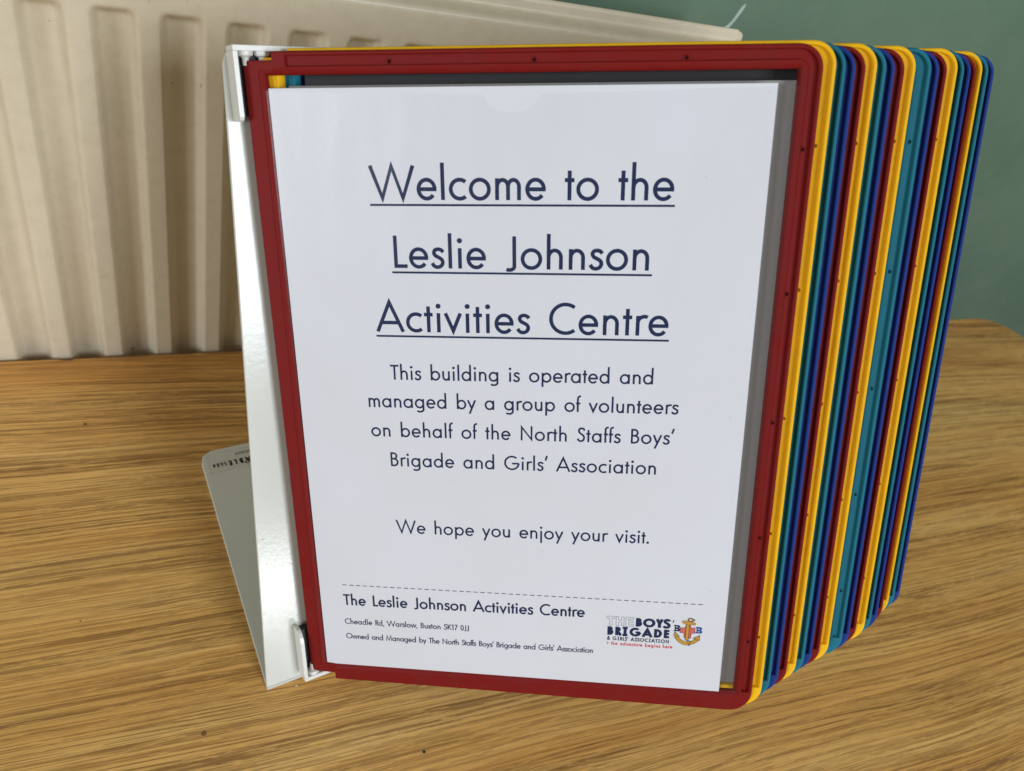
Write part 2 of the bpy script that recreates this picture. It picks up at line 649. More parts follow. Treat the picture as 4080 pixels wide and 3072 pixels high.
# ------------------------------------------------------------------ wall, floor
mb = MB()
vs, fs = [], []
gx = [-2500 + 250 * k for k in range(25)]
gz = [-800 + 200 * k for k in range(15)]
for zz in gz:
    for xx in gx:
        vs.append((xx, 330.0, zz))
nx = len(gx)
for j in range(len(gz) - 1):
    for i in range(nx - 1):
        a = j * nx + i
        fs.append((a, a + 1, a + nx + 1, a + nx))
mb.add(vs, fs)
wall = mb.build("wall", M_WALL)
tag(wall, "sage green painted wall behind the radiator and table", None, None, "structure")


# pale chalky scuff above the radiator's end, a smear of old paint
def scuff(pts_, widths, zoff):
    b = MB()
    L, R_ = [], []
    for i, (px, pz) in enumerate(pts_):
        a = pts_[max(0, i - 1)]
        c = pts_[min(len(pts_) - 1, i + 1)]
        d = Vector((c[0] - a[0], c[1] - a[1])).normalized()
        w_ = widths[i] / 2
        L.append((px - d.y * w_, -zoff, pz + d.x * w_))
        R_.append((px + d.y * w_, -zoff, pz - d.x * w_))
    n2 = len(L)
    b.add(L + R_, [(i, i + 1, n2 + i + 1, n2 + i) for i in range(n2 - 1)])
    o_ = b.build("paint_scuff", M_CHALK, wall)
    o_.location = Vector((0, 330.0, 0)) * MM
    return o_


scuff([(366.3, 255.4), (368.6, 256.4), (370.6, 258.4), (372.2, 261.2), (373.4, 264.2), (374.3, 267.4), (375.2, 270.6), (376.0, 273.6), (376.8, 276.0)], [1.6, 3.4, 3.0, 2.6, 2.6, 3.0, 3.2, 3.0, 0.8], 0.12)
scuff([(372, 286.0), (373, 287.5), (374, 288.2)], [0.4, 1.4, 0.4], 0.12)
scuff([(398, 246.5), (399, 248.5), (400.5, 250.0)], [0.5, 2.0, 0.5], 0.12)
scuff([(520, 196), (526, 202), (533, 207)], [0.4, 1.4, 0.4], 0.12)
scuff([(512, 170), (514, 176), (516, 181)], [0.3, 1.2, 0.3], 0.12)

mb = MB()
mb.box(-2500, 3500, -4000, 330, -760, -741)
floor = mb.build("floor", simple("brown floor", (0.20, 0.16, 0.12), 0.6))
tag(floor, None, None, None, "structure")

# ------------------------------------------------------------------ display stand
U = Vector((0.98642, 0.16423, 0.0)).normalized()
N = Vector((0, 0, 1))
V = N.cross(U)                                 # back, away from the fold
D = Vector((-0.0844, 0.5074, 0.8575))
D = (D - U * D.dot(U)).normalized()             # up along the leaning sheet
Mn = U.cross(D)                                 # sheet normal, towards the viewer
HINGE = Vector((-1.206, 153.821, 268.714))      # first hinge, level with the top of the pocket
SHEET = -8.0
# stand local axes: x = U, y = D, z = Mn, origin at hinge zero
ST = frame_mat(HINGE, U, D, Mn)
stand = empty("display_stand", frame_mat((0, 0, 0), U, V, N))
tag(stand, "white folded metal desk stand that carries the coloured document holders", "display stand")
stI = stand.matrix_world.inverted()
STL = stI @ ST            # sheet frame expressed in the stand's frame (metres)
STLmm = STL.copy()
STLmm.translation = STL.translation * 1000.0


def st_part(mb_, name, mat, smooth=None, parent=None):
    mb_.v = [tuple(STLmm @ Vector(p)) for p in mb_.v]
    return mb_.build(name, mat, parent or stand, smooth)


# back sheet, tapering towards the top with rounded top corners
uc = 69.0
ub0 = -24.06
d0 = -308.6


def sheet_left(dd):
    return ub0 + (-7.3 - ub0) * (dd - d0) / (15.2 - d0)


mb = MB()
TH = 1.6
top = 15.6
pl = [(ub0, d0), (2 * uc - ub0, d0), (2 * uc - sheet_left(top - 5), top - 5), (2 * uc - sheet_left(top) - 1.4, top - 1.4), (2 * uc - sheet_left(top) - 5, top), (sheet_left(top) + 5, top), (sheet_left(top) + 1.4, top - 1.4), (sheet_left(top - 5), top - 5)]
rounded_slab(mb, pl, SHEET, TH, ((0.0, 0.5), (0.15, 0.15), (0.5, 0.0)))
st_part(mb, "back_sheet", M_SHEET)

# base sheet on the table, joined to the back sheet at the fold
mb = MB()
W0 = 2 * uc - 2 * ub0
bl = [(0, 0.3), (W0, 0.3), (W0 - 6.2, 157), (W0 - 8.2, 163.5), (W0 - 14, 166.5), (14, 166.5), (8.2, 163.5), (6.2, 157)]
bl = [(0, -0.0), (W0, -0.0)] + bl[2:]
rounded_slab(mb, bl, TH, TH - 0.05, ((0.0, 0.5), (0.15, 0.15), (0.5, 0.0)))
mb.build("base_sheet", M_SHEET, stand)


# brackets with the row of pivot pins
def bracket(sign, ustart, lab):
    """sign +1 = upper bracket, -1 = lower bracket"""
    b = MB()
    FZ = 3.0
    bk = SHEET + 0.05
    u0, u1 = ustart - 5.9, ustart + 63 + 5.9
    if sign > 0:
        t0, t1, e = 14.7, 17.1, -13.3
    else:
        t0, t1, e = -301.6, -304.0, -273.0
    lo, hi = min(t0, t1), max(t0, t1)
    b.box(u0, u1, lo, hi, bk, FZ, bev=0.35)
    for ua in (u0, u1 - 1.9):
        ya, yb = (e, lo - 0.01) if sign > 0 else (hi + 0.01, e)
        # arm with its free end rounded off towards the front
        if sign > 0:
            prof_ = [(yb, bk), (ya + 0.8, bk), (ya, bk + 1.2), (ya, FZ - 2.4), (ya + 0.7, FZ - 0.8), (ya + 2.0, FZ), (yb, FZ)]
        else:
            prof_ = [(ya, bk), (yb - 0.8, bk), (yb, bk + 1.2), (yb, FZ - 4.5), (yb - 1.2, FZ - 2.6), (yb - 3.2, FZ - 0.9), (yb - 6.0, FZ), (ya, FZ)]
        k = len(prof_)
        vs_ = [(ua, p[0], p[1]) for p in prof_] + [(ua + 1.9, p[0], p[1]) for p in prof_]
        fs_ = [tuple(range(k)), tuple(range(2 * k - 1, k - 1, -1))] + [(i, i + k, (i + 1) % k + k, (i + 1) % k) for i in range(k)]
        b.add(vs_, fs_)
    br = st_part(b, "bracket", M_BRK)
    br["label"] = lab
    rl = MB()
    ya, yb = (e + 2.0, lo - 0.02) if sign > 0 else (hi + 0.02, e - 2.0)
    rl.box(u0 + 1.92, u1 - 1.92, ya, yb, bk + 0.1, -3.4)  # dark box added as the shade in the gap behind the pins
    st_part(rl, "gap_shade", M_GAP_SHADE, parent=br)
    pm = None
    for i in range(10):
        if pm is None:
            b = MB()
            pr = [(1.35, 5.6), (1.45, 2.6), (1.75, 2.2), (3.1, 1.7), (3.35, 0.8), (3.4, 0.0)]
            R_ = Matrix.Rotation(math.radians(-90), 4, 'X')   # lathe z -> +y
            pr2 = [(r_, -h) for r_, h in pr]
            b.lathe(pr2, 18, R_ if sign > 0 else Matrix.Rotation(math.radians(90), 4, 'X'))
            rot = STLmm.to_3x3()
            b.v = [tuple(rot @ Vector(p)) for p in b.v]
            pm = b.mesh("pivot_pin", M_BRK, 35)
        o_ = obj("pivot_pin", pm, br)
        pos = STLmm @ Vector((ustart + 7.0 * i, lo if sign > 0 else hi, -0.6))
        o_.location = pos * MM
    return br


bracket(1, 0.0, "upper front bracket with pivot pins")
bracket(1, 75.0, "upper rear bracket with pivot pins")
bracket(-1, 0.0, "lower front bracket with pivot pins")
bracket(-1, 75.0, "lower rear bracket with pivot pins")

# ------------------------------------------------------------------ document holders
OPEN = (-0.5, -5.2, 217.5, 294.3)    # opening: left, top, right, bottom (y down)
FZ, BZ, PZ = 1.2, -3.0, -0.15


def stations():
    """closed loop of (outer, inner, channel?) pairs, clockwise from the top-left step (y down)"""
    L, T, R_, B = OPEN
    s = []
    s.append(((3.1, -14.6), (3.1, T), 0))
    s.append(((8.6, -14.6), (8.6, T), 0))
    s.append(((9.1, -14.6), (9.1, T), 1))
    for xx in (52.7, 113, 173.6):
        s.append(((xx, -14.5), (xx, T), 1))
    for k in range(0, 11):
        a = math.radians(-90 + 9 * k)
        f_ = k / 10
        ox, oy = 216.7 + 9.75 * math.cos(a), -4.6 + 9.75 * math.sin(a)
        s.append(((ox, oy), (R_ - 0.8 + 0.8 * math.sin(math.pi / 2 * f_), T + 0.8 - 0.8 * math.cos(math.pi / 2 * f_)), 1))
    s.append(((226.45, 100), (R_, 100), 1))
    s.append(((226.45, 293.0), (R_, 293.0), 1))
    s.append(((226.45, 293.5), (R_, 293.5), 0))
    for k in range(0, 11):
        a = math.radians(9 * k)
        s.append(((214.75 + 11.7 * math.cos(a), 293.9 + 11.7 * math.sin(a)), (R_ - 0.4 * (k / 10), B - 0.4 * (1 - k / 10)), 0))
    s.append(((110, 305.0), (110, B), 0))
    s.append(((4.4, 304.4), (4.4, B), 0))
    s.append(((4.3, 300.4), (4.3, B), 0))
    for k in range(0, 5):
        a = math.radians(90 + 22.5 * k)
        s.append(((-7.6 + 1.6 * math.cos(a), 298.7 + 1.6 * math.sin(a)), (L + 0.0, B), 2))
    s.append(((-9.5, 150), (L, 150), 2))
    for k in range(0, 5):
        a = math.radians(180 + 22.5 * k)
        s.append(((-8.1 + 1.7 * math.cos(a), -9.4 + 1.7 * math.sin(a)), (L, T), 2))
    s.append(((2.9, -11.1), (2.9, T), 0))
    return s


PROF = {
    # (anchor, distance, z) ; 'o' from the outer edge, 'i' from the inner edge
    1: [('o', 0.35, BZ), ('o', 0.0, BZ + 0.5), ('o', 0.0, 0.2), ('o', 0.25, 0.85), ('o', 0.8, FZ), ('o', 1.4, 1.1), ('o', 1.85, 0.7), ('o', 2.0, -0.5), ('i', 3.6, -0.5), ('i', 3.45, 0.45), ('i', 3.1, 0.75), ('i', 2.6, 0.7), ('i', 1.4, 0.3), ('i', 0.35, -0.35), ('i', 0.0, -0.9), ('i', 0.0, BZ)],
    0: [('o', 0.35, BZ), ('o', 0.0, BZ + 0.5), ('o', 0.0, 0.2), ('o', 0.2, 0.75), ('o', 0.6, 0.92), ('o', 1.4, 0.95), ('o', 1.8, 0.95), ('o', 2.0, 0.95), ('i', 3.6, 0.95), ('i', 3.4, 0.95), ('i', 2.9, 0.9), ('i', 2.4, 0.75), ('i', 1.4, 0.35), ('i', 0.35, -0.35), ('i', 0.0, -0.9), ('i', 0.0, BZ)],
    2: [('o', 0.35, BZ), ('o', 0.0, BZ + 0.5), ('o', 0.0, 0.2), ('o', 0.2, 0.55), ('o', 0.6, 0.7), ('o', 1.4, 0.7), ('o', 1.8, 0.7), ('o', 2.0, 0.7), ('i', 4.4, 0.7), ('i', 3.0, 0.75), ('i', 2.5, 1.15), ('i', 2.0, 1.25), ('i', 1.3, 1.05), ('i', 0.5, 0.1), ('i', 0.0, -0.7), ('i', 0.0, BZ)],
}


def frame_mesh():
    b = MB()
    st = stations()
    k = len(PROF[0])
    vs_ = []
    for (O, I, c) in st:
        o_, i_ = Vector(O), Vector(I)
        dv = (i_ - o_)
        ln = dv.length
        dv.normalize()
        sc = min(1.0, ln / 9.0)
        for (anc, dist, z_) in PROF[c]:
            p = o_ + dv * dist if anc == 'o' else i_ - dv * dist * sc
            vs_.append((p.x, -p.y, z_))
    n_ = len(st)
    fs_ = []
    for s in range(n_):
        s2 = (s + 1) % n_
        for j in range(k):
            j2 = (j + 1) % k
            fs_.append((s * k + j, s * k + j2, s2 * k + j2, s2 * k + j))
    b.add(vs_, fs_)
    return b.mesh("frame", M_RED, 32)


FRAME = frame_mesh()
me_cols = {}


def frame_for(mat):
    if mat.name not in me_cols:
        m_ = FRAME.copy()
        m_.materials.clear()
        m_.materials.append(mat)
        me_cols[mat.name] = m_
    return me_cols[mat.name]


# screw holes in the channel floor of the top and right members
HOLES = [(53.0, -10.0), (113.2, -9.9), (173.8, -9.8)] + [(222.1, 25.2 + 59.56 * k) for k in range(5)]
SOCK = {}


def socket_mesh(mat):
    """a raised collar round a dark bottom, one connected mesh with two materials"""
    b = MB()
    seg = 16
    rings = [(1.30, -0.51), (1.20, -0.25), (0.98, -0.22), (0.74, -0.44)]
    for r_, z_ in rings:
        b.v += [(r_ * math.cos(2 * math.pi * s / seg), r_ * math.sin(2 * math.pi * s / seg), z_) for s in range(seg)]
    for k in range(len(rings) - 1):
        for s in range(seg):
            b.f.append((k * seg + s, k * seg + (s + 1) % seg, (k + 1) * seg + (s + 1) % seg, (k + 1) * seg + s))
    b.f.append(tuple(3 * seg + s for s in range(seg)))
    me_ = b.mesh("screw_hole", mat, 40)
    bc = {M_RED.name: (0.022, 0.003, 0.003), M_YEL.name: (0.26, 0.115, 0.003), M_TEAL.name: (0.004, 0.030, 0.045), M_BLUE.name: (0.003, 0.007, 0.035)}[mat.name]  # darker plastic tones paint the shade inside the shallow holes
    me_.materials.append(simple("hole in " + mat.name, bc, 0.9, 0.1))
    me_.polygons[len(me_.polygons) - 1].material_index = 1
    return me_


def film_mesh():
    """front film of the pocket with the thumb notch at its top edge"""
    L, T, R_, B = OPEN
    b = MB()
    top_ = -0.9
    pts_ = [(L - 0.5, -B - 0.5), (R_ + 0.5, -B - 0.5), (R_ + 0.5, -0.9), (211.5, -0.9)]
    pts_ += [(211.0, -3.4), (209.8, -4.3), (208.6, -3.2), (208.0, -1.2)][::-1] if False else []
    notch = [(104 + 12 * math.cos(math.radians(a)), top_ - 1 + 8.5 * math.sin(math.radians(a)) * -1) for a in range(10, 171, 10)]
    pts_ += [(x_, min(top_, y_)) for x_, y_ in notch]
    pts_ += [(L - 0.5, -0.9)]
    b.add([(x_, y_, PZ + 0.35) for x_, y_ in pts_], [tuple(range(len(pts_)))])
    return b.mesh("pocket_film", M_FILM)


FILM = film_mesh()

PHI = [39.48, 39.91, 39.4, 39.12, 38.93, 39.17, 38.94, 38.62, 38.59, 38.95, 38.96, 38.76, 38.46, 38.86, 38.44, 38.12, 37.36, 36.87, 36.52, 36.1]
POS = [7.0 * k + (5.0 if k > 9 else 0.0) for k in range(20)]      # two ten-pocket brackets side by side
MATS = [M_RED, M_YEL, M_TEAL, M_BLUE]
CN = ["dark red", "yellow", "teal", "blue"]
LIFT = [0.0, 1.3, 0.8, 0.1]
ORD = ["frontmost", "second", "third", "fourth", "rearmost"]
EXTRA = {
    0: "frontmost dark red document holder, holding the printed welcome notice",
    1: "yellow document holder directly behind the frontmost dark red one",
    2: "teal document holder behind the first yellow one",
    3: "blue document holder nearest the front of the fanned stack",
    4: "dark red document holder second from the front among the reds",
    5: "second yellow document holder from the front, between dark red and teal edges",
    6: "second teal document holder from the front of the stack",
    7: "second blue document holder from the front of the stack",
    8: "middle dark red document holder, third of its colour from the front",
    9: "middle yellow document holder, just in front of the wide teal one",
    10: "teal document holder whose flat edge shows widest, in the middle of the stack",
    11: "middle blue document holder, just behind the widest teal one",
    12: "dark red document holder second from the back among the reds",
    13: "yellow document holder second from the back among the yellows",
    14: "teal document holder second from the back, behind the fourth yellow",
    15: "blue document holder second from the back among the blues",
    16: "rearmost dark red document holder, a narrow strip beside the last yellow",
    17: "rearmost yellow document holder, the thinnest yellow strip",
    18: "rearmost teal document holder, next to the outermost blue",
    19: "blue document holder at the very back, outermost on the right",
}
HX = -8.5
panels = []
for i in range(20):
    ph = math.radians(PHI[i])
    P = U * math.cos(ph) + Mn * math.sin(ph)
    Q = P.cross(D)
    org = HINGE + U * POS[i] - P * HX + D * LIFT[i % 4]
    root = empty("document_holder", frame_mat(org, P, D, Q))
    tag(root, EXTRA[i], "document holder", "coloured document holders fanned out on the stand")
    mt = MATS[i % 4]
    fo = obj("frame", frame_for(mt), root)
    if mt.name not in SOCK:
        SOCK[mt.name] = socket_mesh(mt)
    for (hx, hy) in (HOLES if i == 0 else HOLES[3:]):
        sh = obj("screw_hole", SOCK[mt.name], fo)
        sh.location = (hx * MM, -hy * MM, 0)
    obj("pocket_film", FILM, root)
    panels.append(root)


# ------------------------------------------------------------------ lettering
def ell(cx, cy, rx, ry, a0, a1, n=22):
    return [(cx + rx * math.cos(math.radians(a0 + (a1 - a0) * k / n)), cy + ry * math.sin(math.radians(a0 + (a1 - a0) * k / n))) for k in range(n + 1)]


def spline(P_, n=6):
    out = []
    Q_ = [P_[0]] + list(P_) + [P_[-1]]
    for i in range(1, len(Q_) - 2):
        p0, p1, p2, p3 = Q_[i - 1], Q_[i], Q_[i + 1], Q_[i + 2]
        for k in range(n):
            t = k / n
            out.append(tuple(0.5 * ((2 * p1[j]) + (-p0[j] + p2[j]) * t + (2 * p0[j] - 5 * p1[j] + 4 * p2[j] - p3[j]) * t * t + (-p0[j] + 3 * p1[j] - 3 * p2[j] + p3[j]) * t ** 3) for j in (0, 1)))
    out.append(P_[-1])
    return out


XH, ASC, DESC = 0.63, 1.08, -0.30


def glyph(c, w):
    """strokes (lists of centre-line points, cap height = 1), advance, left and right bearings"""
    h = w / 2
    S, St = 0.088, 0.045          # bearings for stems and rounds
    oy = XH / 2
    ry = XH / 2 + 0.014 - h * 0.92
    cr = 0.5 + 0.012 - h * 0.92   # round capital
    bow = lambda x, y0, y1, r: [(x, y0 + h * .92)] + ell(x + r, (y0 + y1) / 2, 0.0001, 0.0001, -90, -90, 1)[:0]

    def bowl(x, xr, y0, y1):
        ya, yb = y0 + h * .92, y1 - h * .92
        rr = (yb - ya) / 2
        xc = max(x, xr - h - rr * 1.0)
        return [(x, ya)] + ell(xc, (ya + yb) / 2, xr - h - xc, rr, -90, 90, 16) + [(x, yb)]
    sp = [(.360, .500), (.300, .570), (.205, .592), (.115, .560), (.083, .480), (.125, .395), (.230, .335), (.318, .265), (.338, .170), (.285, .075), (.180, .038), (.085, .070), (.022, .160)]
    if c == ' ':
        return [], 0.30, 0.1, 0.1
    if c == 'o':
        return [ell(.33, oy, .33 - h, ry, 0, 360, 34)], .66, St, St
    if c == 'e':
        r = .305 - h
        return [ell(.305, oy, r, ry, 0, 322, 30), [(.04, oy + .0), (.305 + r + h * .9, oy)]], .61, St, St
    if c == 'c':
        return [ell(.33, oy, .33 - h, ry, 50, 310, 26)], .53, St, .035
    if c == 'a':
        return [ell(.31, oy, .31 - h, ry, 0, 360, 32), [(.62 - h, 0), (.62 - h, XH)]], .62, St, S
    if c == 'd':
        return [ell(.31, oy, .31 - h, ry, 0, 360, 32), [(.62 - h, 0), (.62 - h, ASC)]], .62, St, S
    if c == 'b':
        return [ell(.31, oy, .31 - h, ry, 0, 360, 32), [(h, 0), (h, ASC)]], .62, S, St
    if c == 'p':
        return [ell(.31, oy, .31 - h, ry, 0, 360, 32), [(h, DESC), (h, XH)]], .62, S, St
    if c == 'q':
        return [ell(.31, oy, .31 - h, ry, 0, 360, 32), [(.62 - h, DESC), (.62 - h, XH)]], .62, St, S
    if c == 'g':
        return [ell(.31, oy, .31 - h, ry, 0, 360, 32), [(.62 - h, XH), (.62 - h, -.06)] + ell(.62 - h - .235, -.08, .235, .225 - h, 0, -140, 16)], .62, St, S
    if c == 'f':
        return [[(.11 + h * 0, 0), (.11, .86)] + ell(.11 + .14, .88, .14, .17, 180, 85, 10) + [(.30, 1.045)], [(0, XH - h * .9), (.27, XH - h * .9)]], .29, .03, -.01
    if c in 'hn':
        r = (.49 - w) / 2
        return [[(h, 0), (h, ASC if c == 'h' else XH)], [(h, .28)] + ell(h + r, XH + .012 - h - .22, r, .22, 180, 0, 20) + [(.49 - h, 0)]], .49, S, S
    if c == 'u':
        r = (.49 - w) / 2
        return [[(.49 - h, 0), (.49 - h, XH)], [(h, XH)] + ell(h + r, -.012 + h + .22, r, .22, 180, 360, 20) + [(.49 - h, .35)]], .49, S, S
    if c == 'm':
        r = (.827 / 2 - w * .75) / 2
        x1 = h + 2 * r
        return [[(h, 0), (h, XH)], [(h, .28)] + ell(h + r, XH + .012 - h - .2, r, .2, 180, 0, 16) + [(x1, 0)], [(x1, .28)] + ell(x1 + r, XH + .012 - h - .2, r, .2, 180, 0, 16) + [(x1 + 2 * r, 0)]], x1 + 2 * r + h, S, S
    if c == 'r':
        return [[(h, 0), (h, XH)], [(h, .33)] + ell(h + .20, XH - .20 - h * .4, .20, .20, 180, 62, 12)], .33, S, .0
    if c == 'i':
        return [[(w * .72, 0), (w * .72, XH)], ('dot', w * .72, .855, w * .70)], w * 1.44, S * .8, S * .8
    if c == 'j':
        return [[(w * .72, DESC), (w * .72, XH)], ('dot', w * .72, .855, w * .70)], w * 1.44, S * .8, S * .8
    if c == 'l':
        return [[(h, 0), (h, ASC)]], w, S, S
    if c == 'k':
        return [[(h, 0), (h, ASC)], [(h * 1.2, .30), (.44, XH)], [(.17, .36), (.50, 0)]], .50, S, .01
    if c == 's':
        return [spline([(x_ * 1.05, y_) for x_, y_ in sp])], .40, St, St
    if c == 't':
        return [[(.14, 0), (.14, .845)], [(0, XH - h * .9), (.28, XH - h * .9)]], .28, .02, .02
    if c == 'v':
        return [[(h * .9, XH), (.29, .06), (.58 - h * .9, XH)]], .58, .01, .01
    if c == 'w':
        return [[(h * .9, XH), (.24, .06), (.44, XH - .04), (.64, .06), (.88 - h * .9, XH)]], .88, .01, .01
    if c == 'x':
        return [[(h, 0), (.50 - h, XH)], [(h, XH), (.50 - h, 0)]], .50, .01, .01
    if c == 'y':
        return [[(h * .9, XH), (.30, .045)], [(.58 - h * .9, XH), (.58 - h * .9 - .375, DESC)]], .58, .01, .01
    if c == 'z':
        return [[(0.02, XH - h), (.44, XH - h), (.03, h), (.46, h)]], .46, .03, .03
    if c == 'A':
        return [[(h * .75, 0), (.46, 1.03 - w * .6), (.92 - h * .75, 0)], [(.17, .30), (.75, .30)]], .92, .005, .005
    if c == 'B':
        return [[(h, 0), (h, 1)], bowl(h, .47, .48, 1.0), bowl(h, .53, 0.0, .48 + w * .92)], .53, S, St
    if c == 'C':
        return [ell(.51, .5, .51 - h, cr, 52, 308, 30)], .82, St, .04
    if c == 'D':
        return [[(h, 0), (h, 1)], [(h, h), (.25, h)] + ell(.25, .5, .44 - h, .5 - h, -90, 90, 20) + [(h, 1 - h)]], .69, S, St
    if c == 'E':
        return [[(h, 0), (h, 1)], [(h, h), (.47, h)], [(h, 1 - h), (.47, 1 - h)], [(h, .52), (.45, .52)]], .47, S, .04
    if c == 'G':
        return [ell(.51, .5, .51 - h, cr, 48, 358, 36), [(.52, .46), (1.0 - h * .6, .46)]], 1.0, St, .05
    if c == 'H':
        return [[(h, 0), (h, 1)], [(.66 - h, 0), (.66 - h, 1)], [(h, .52), (.66 - h, .52)]], .66, S, S
    if c == 'I' and w > 0.2:
        return [[(.27, .04), (.27, .96)], [(.05, .08), (.49, .08), (.05, .081)][:2], [(.05, .92), (.49, .92)]], .54, S * .5, S * .5
    if c == 'I':
        return [[(h, 0), (h, 1)]], w, S, S
    if c == 'J':
        return [[(.40 - h, 1), (.40 - h, .10)] + ell(.40 - h - .15, .08, .15, .165 - h, 0, -128, 12)], .40, -.02, S
    if c == 'K':
        return [[(h, 0), (h, 1)], [(h * 1.3, .42), (.50, 1)], [(.20, .55), (.58, 0)]], .58, S, .01
    if c == 'L':
        return [[(h, 0), (h, 1)], [(h, h), (.42, h)]], .42, S, .01
    if c == 'M':
        return [[(h, 0), (.12 + h, .97), (.49, .08), (.86 - h, .97), (.98 - h, 0)]], .98, .05, .05
    if c == 'N':
        return [[(h, 0), (h, .93), (.76 - h, .07), (.76 - h, 1)]], .76, S, S
    if c == 'O':
        return [ell(.51, .5, .51 - h, cr, 0, 360, 40)], 1.02, St, St
    if c == 'R':
        return [[(h, 0), (h, 1)], bowl(h, .48, .46, 1.0), [(.24, .48), (.48, 0)]], .50, S, .02
    if c == 'S':
        return [spline([(x_ * 1.32, y_ * 1.60) for x_, y_ in [(.355, .500), (.300, .572), (.205, .592), (.115, .560), (.085, .480), (.125, .395), (.225, .335), (.315, .265), (.335, .170), (.285, .075), (.180, .038), (.085, .070), (.025, .145)]])], .50, St, St
    if c == 'T':
        return [[(.275, 0), (.275, 1)], [(0, 1 - h), (.55, 1 - h)]], .55, .02, .01
    if c == 'U':
        return [[(h, 1), (h, .35)] + ell(.31, .31, .31 - h, .32 - h, 180, 360, 18) + [(.62 - h, 1)]], .62, S, S
    if c == 'W':
        return [[(h * .8, 1), (.385, .05), (.70, .985), (1.015, .05), (1.40 - h * .8, 1)]], 1.40, .005, .005
    if c == 'Y':
        return [[(h * .8, 1), (.31, .45), (.62 - h * .8, 1)], [(.31, .45), (.31, 0)]], .62, .01, .01
    if c == '\'':
        return [[(.16, 1.08), (.06, .74)]], .20, .02, .03
    if c == '.':
        return [('dot', .09, .075, w * .72)], .18, .04, .05
    if c == ',':
        return [[(.13, .12), (.05, -.16)]], .17, .03, .06
    if c == '&':
        return [spline([(.60, .02), (.36, .34), (.17, .66), (.16, .85), (.28, .94), (.40, .84), (.36, .66), (.16, .46), (.06, .28), (.10, .10), (.27, .04), (.46, .16), (.58, .42)], 5)], .62, St, St
    if c == '>':
        return [[(.05, .75), (.42, .47), (.05, .19)]], .46, St, St
    if c == '0':
        return [ell(.27, .5, .27 - h, .5 - h * .9, 0, 360, 30)], .54, .05, .05
    if c == '1':
        return [[(.24, 0), (.24, 1)], [(.05, .80), (.24, .93)]], .33, .08, .10
    if c == '4':
        return [[(.40, 0), (.40, .96)], [(.40, .95), (.06, .28)], [(.03, .26), (.54, .26)]], .54, .03, .03
    if c == '5':
        return [[(.46, 1 - h), (.17, 1 - h), (.12, .58)] + ell(.26, .33, .27 - h, .33 - h, 120, -135, 18)], .52, .04, .04
    if c == '6':
        return [ell(.28, .31, .28 - h, .31 - h, 0, 360, 26), [(.06, .42), (.34, 1.0)]], .56, .04, .04
    if c == '7':
        return [[(.03, 1 - h), (.46, 1 - h), (.16, 0)]], .50, .04, .04
    if c == '8':
        return [ell(.27, .27, .27 - h, .28 - h, 0, 360, 24), ell(.27, .75, .23 - h, .25 - h, 0, 360, 24)], .54, .04, .04
    return [], .3, .05, .05


def ribbon(b, pts_, w, z, xf):
    """flat stroke of width w along pts_, mitred"""
    closed = len(pts_) > 3 and math.dist(pts_[0], pts_[-1]) < 1e-6
    P_ = pts_[:-1] if closed else pts_
    n_ = len(P_)
    Lf, Rt = [], []
    for i in range(n_):
        if closed:
            a, c_ = P_[i - 1], P_[(i + 1) % n_]
        else:
            a, c_ = P_[max(0, i - 1)], P_[min(n_ - 1, i + 1)]
        p = P_[i]
        d1 = Vector((p[0] - a[0], p[1] - a[1])) if a != p else Vector((c_[0] - p[0], c_[1] - p[1]))
        d2 = Vector((c_[0] - p[0], c_[1] - p[1])) if c_ != p else d1
        if d1.length < 1e-9:
            d1 = d2
        if d2.length < 1e-9:
            d2 = d1
        d1.normalize(); d2.normalize()
        n1, n2 = Vector((-d1.y, d1.x)), Vector((-d2.y, d2.x))
        m = n1 + n2
        if m.length < 0.2:
            m = n1
        m.normalize()
        k = min(2.6, 1.0 / max(0.35, m.dot(n1)))
        Lf.append((p[0] + m.x * w / 2 * k, p[1] + m.y * w / 2 * k))
        Rt.append((p[0] - m.x * w / 2 * k, p[1] - m.y * w / 2 * k))
    vs_ = [xf(x_, y_) + (z,) for x_, y_ in Lf + Rt]
    rng = range(n_ if closed else n_ - 1)
    b.add(vs_, [(i, n_ + i, n_ + (i + 1) % n_, (i + 1) % n_) for i in rng])


def text_width(s, w, track=0.0):
    tot, first = 0.0, True
    for c in s:
        g, adv, l, r = glyph(c, w)
        tot += adv + l + r + track
    g, a, l0, r0 = glyph(s[0], w)
    g, a, l1, r1 = glyph(s[-1], w)
    return tot - l0 - r1 - track


def lay_text(b, s, xl, xr, yl, slope, cap, w, z, narrow=1.0):
    """lay a line of text from xl to xr (mm, y down), baseline yl at xl, rising by slope per mm"""
    width = (xr - xl) / cap / narrow
    n_gap = len(s) - 1
    track = (width - text_width(s, w)) / n_gap
    x_ = -glyph(s[0], w)[2]
    for c in s:
        g, adv, l, r = glyph(c, w)
        x_ += l
        for k, st in enumerate(g):
            zz = z + 0.006 * (k % 4)

            def xf(a, b2, x0=x_):
                X = xl + (x0 + a) * cap * narrow
                Y = yl - b2 * cap - slope * (X - xl)
                return (X, -Y)
            if st[0] == 'dot':
                _, dx, dy, dr = st
                ring = [(dx + dr * math.cos(2 * math.pi * q / 14), dy + dr * math.sin(2 * math.pi * q / 14)) for q in range(14)]
                b.add([xf(*p) + (zz,) for p in ring], [tuple(range(14))])
            else:
                ribbon(b, st, w, zz, xf)
        x_ += adv + r + track
    return track


# ------------------------------------------------------------------ the notice
notice = empty("welcome_notice", panels[0].matrix_world.copy())
tag(notice, "white printed welcome sheet behind clear film in the frontmost red panel", "notice")


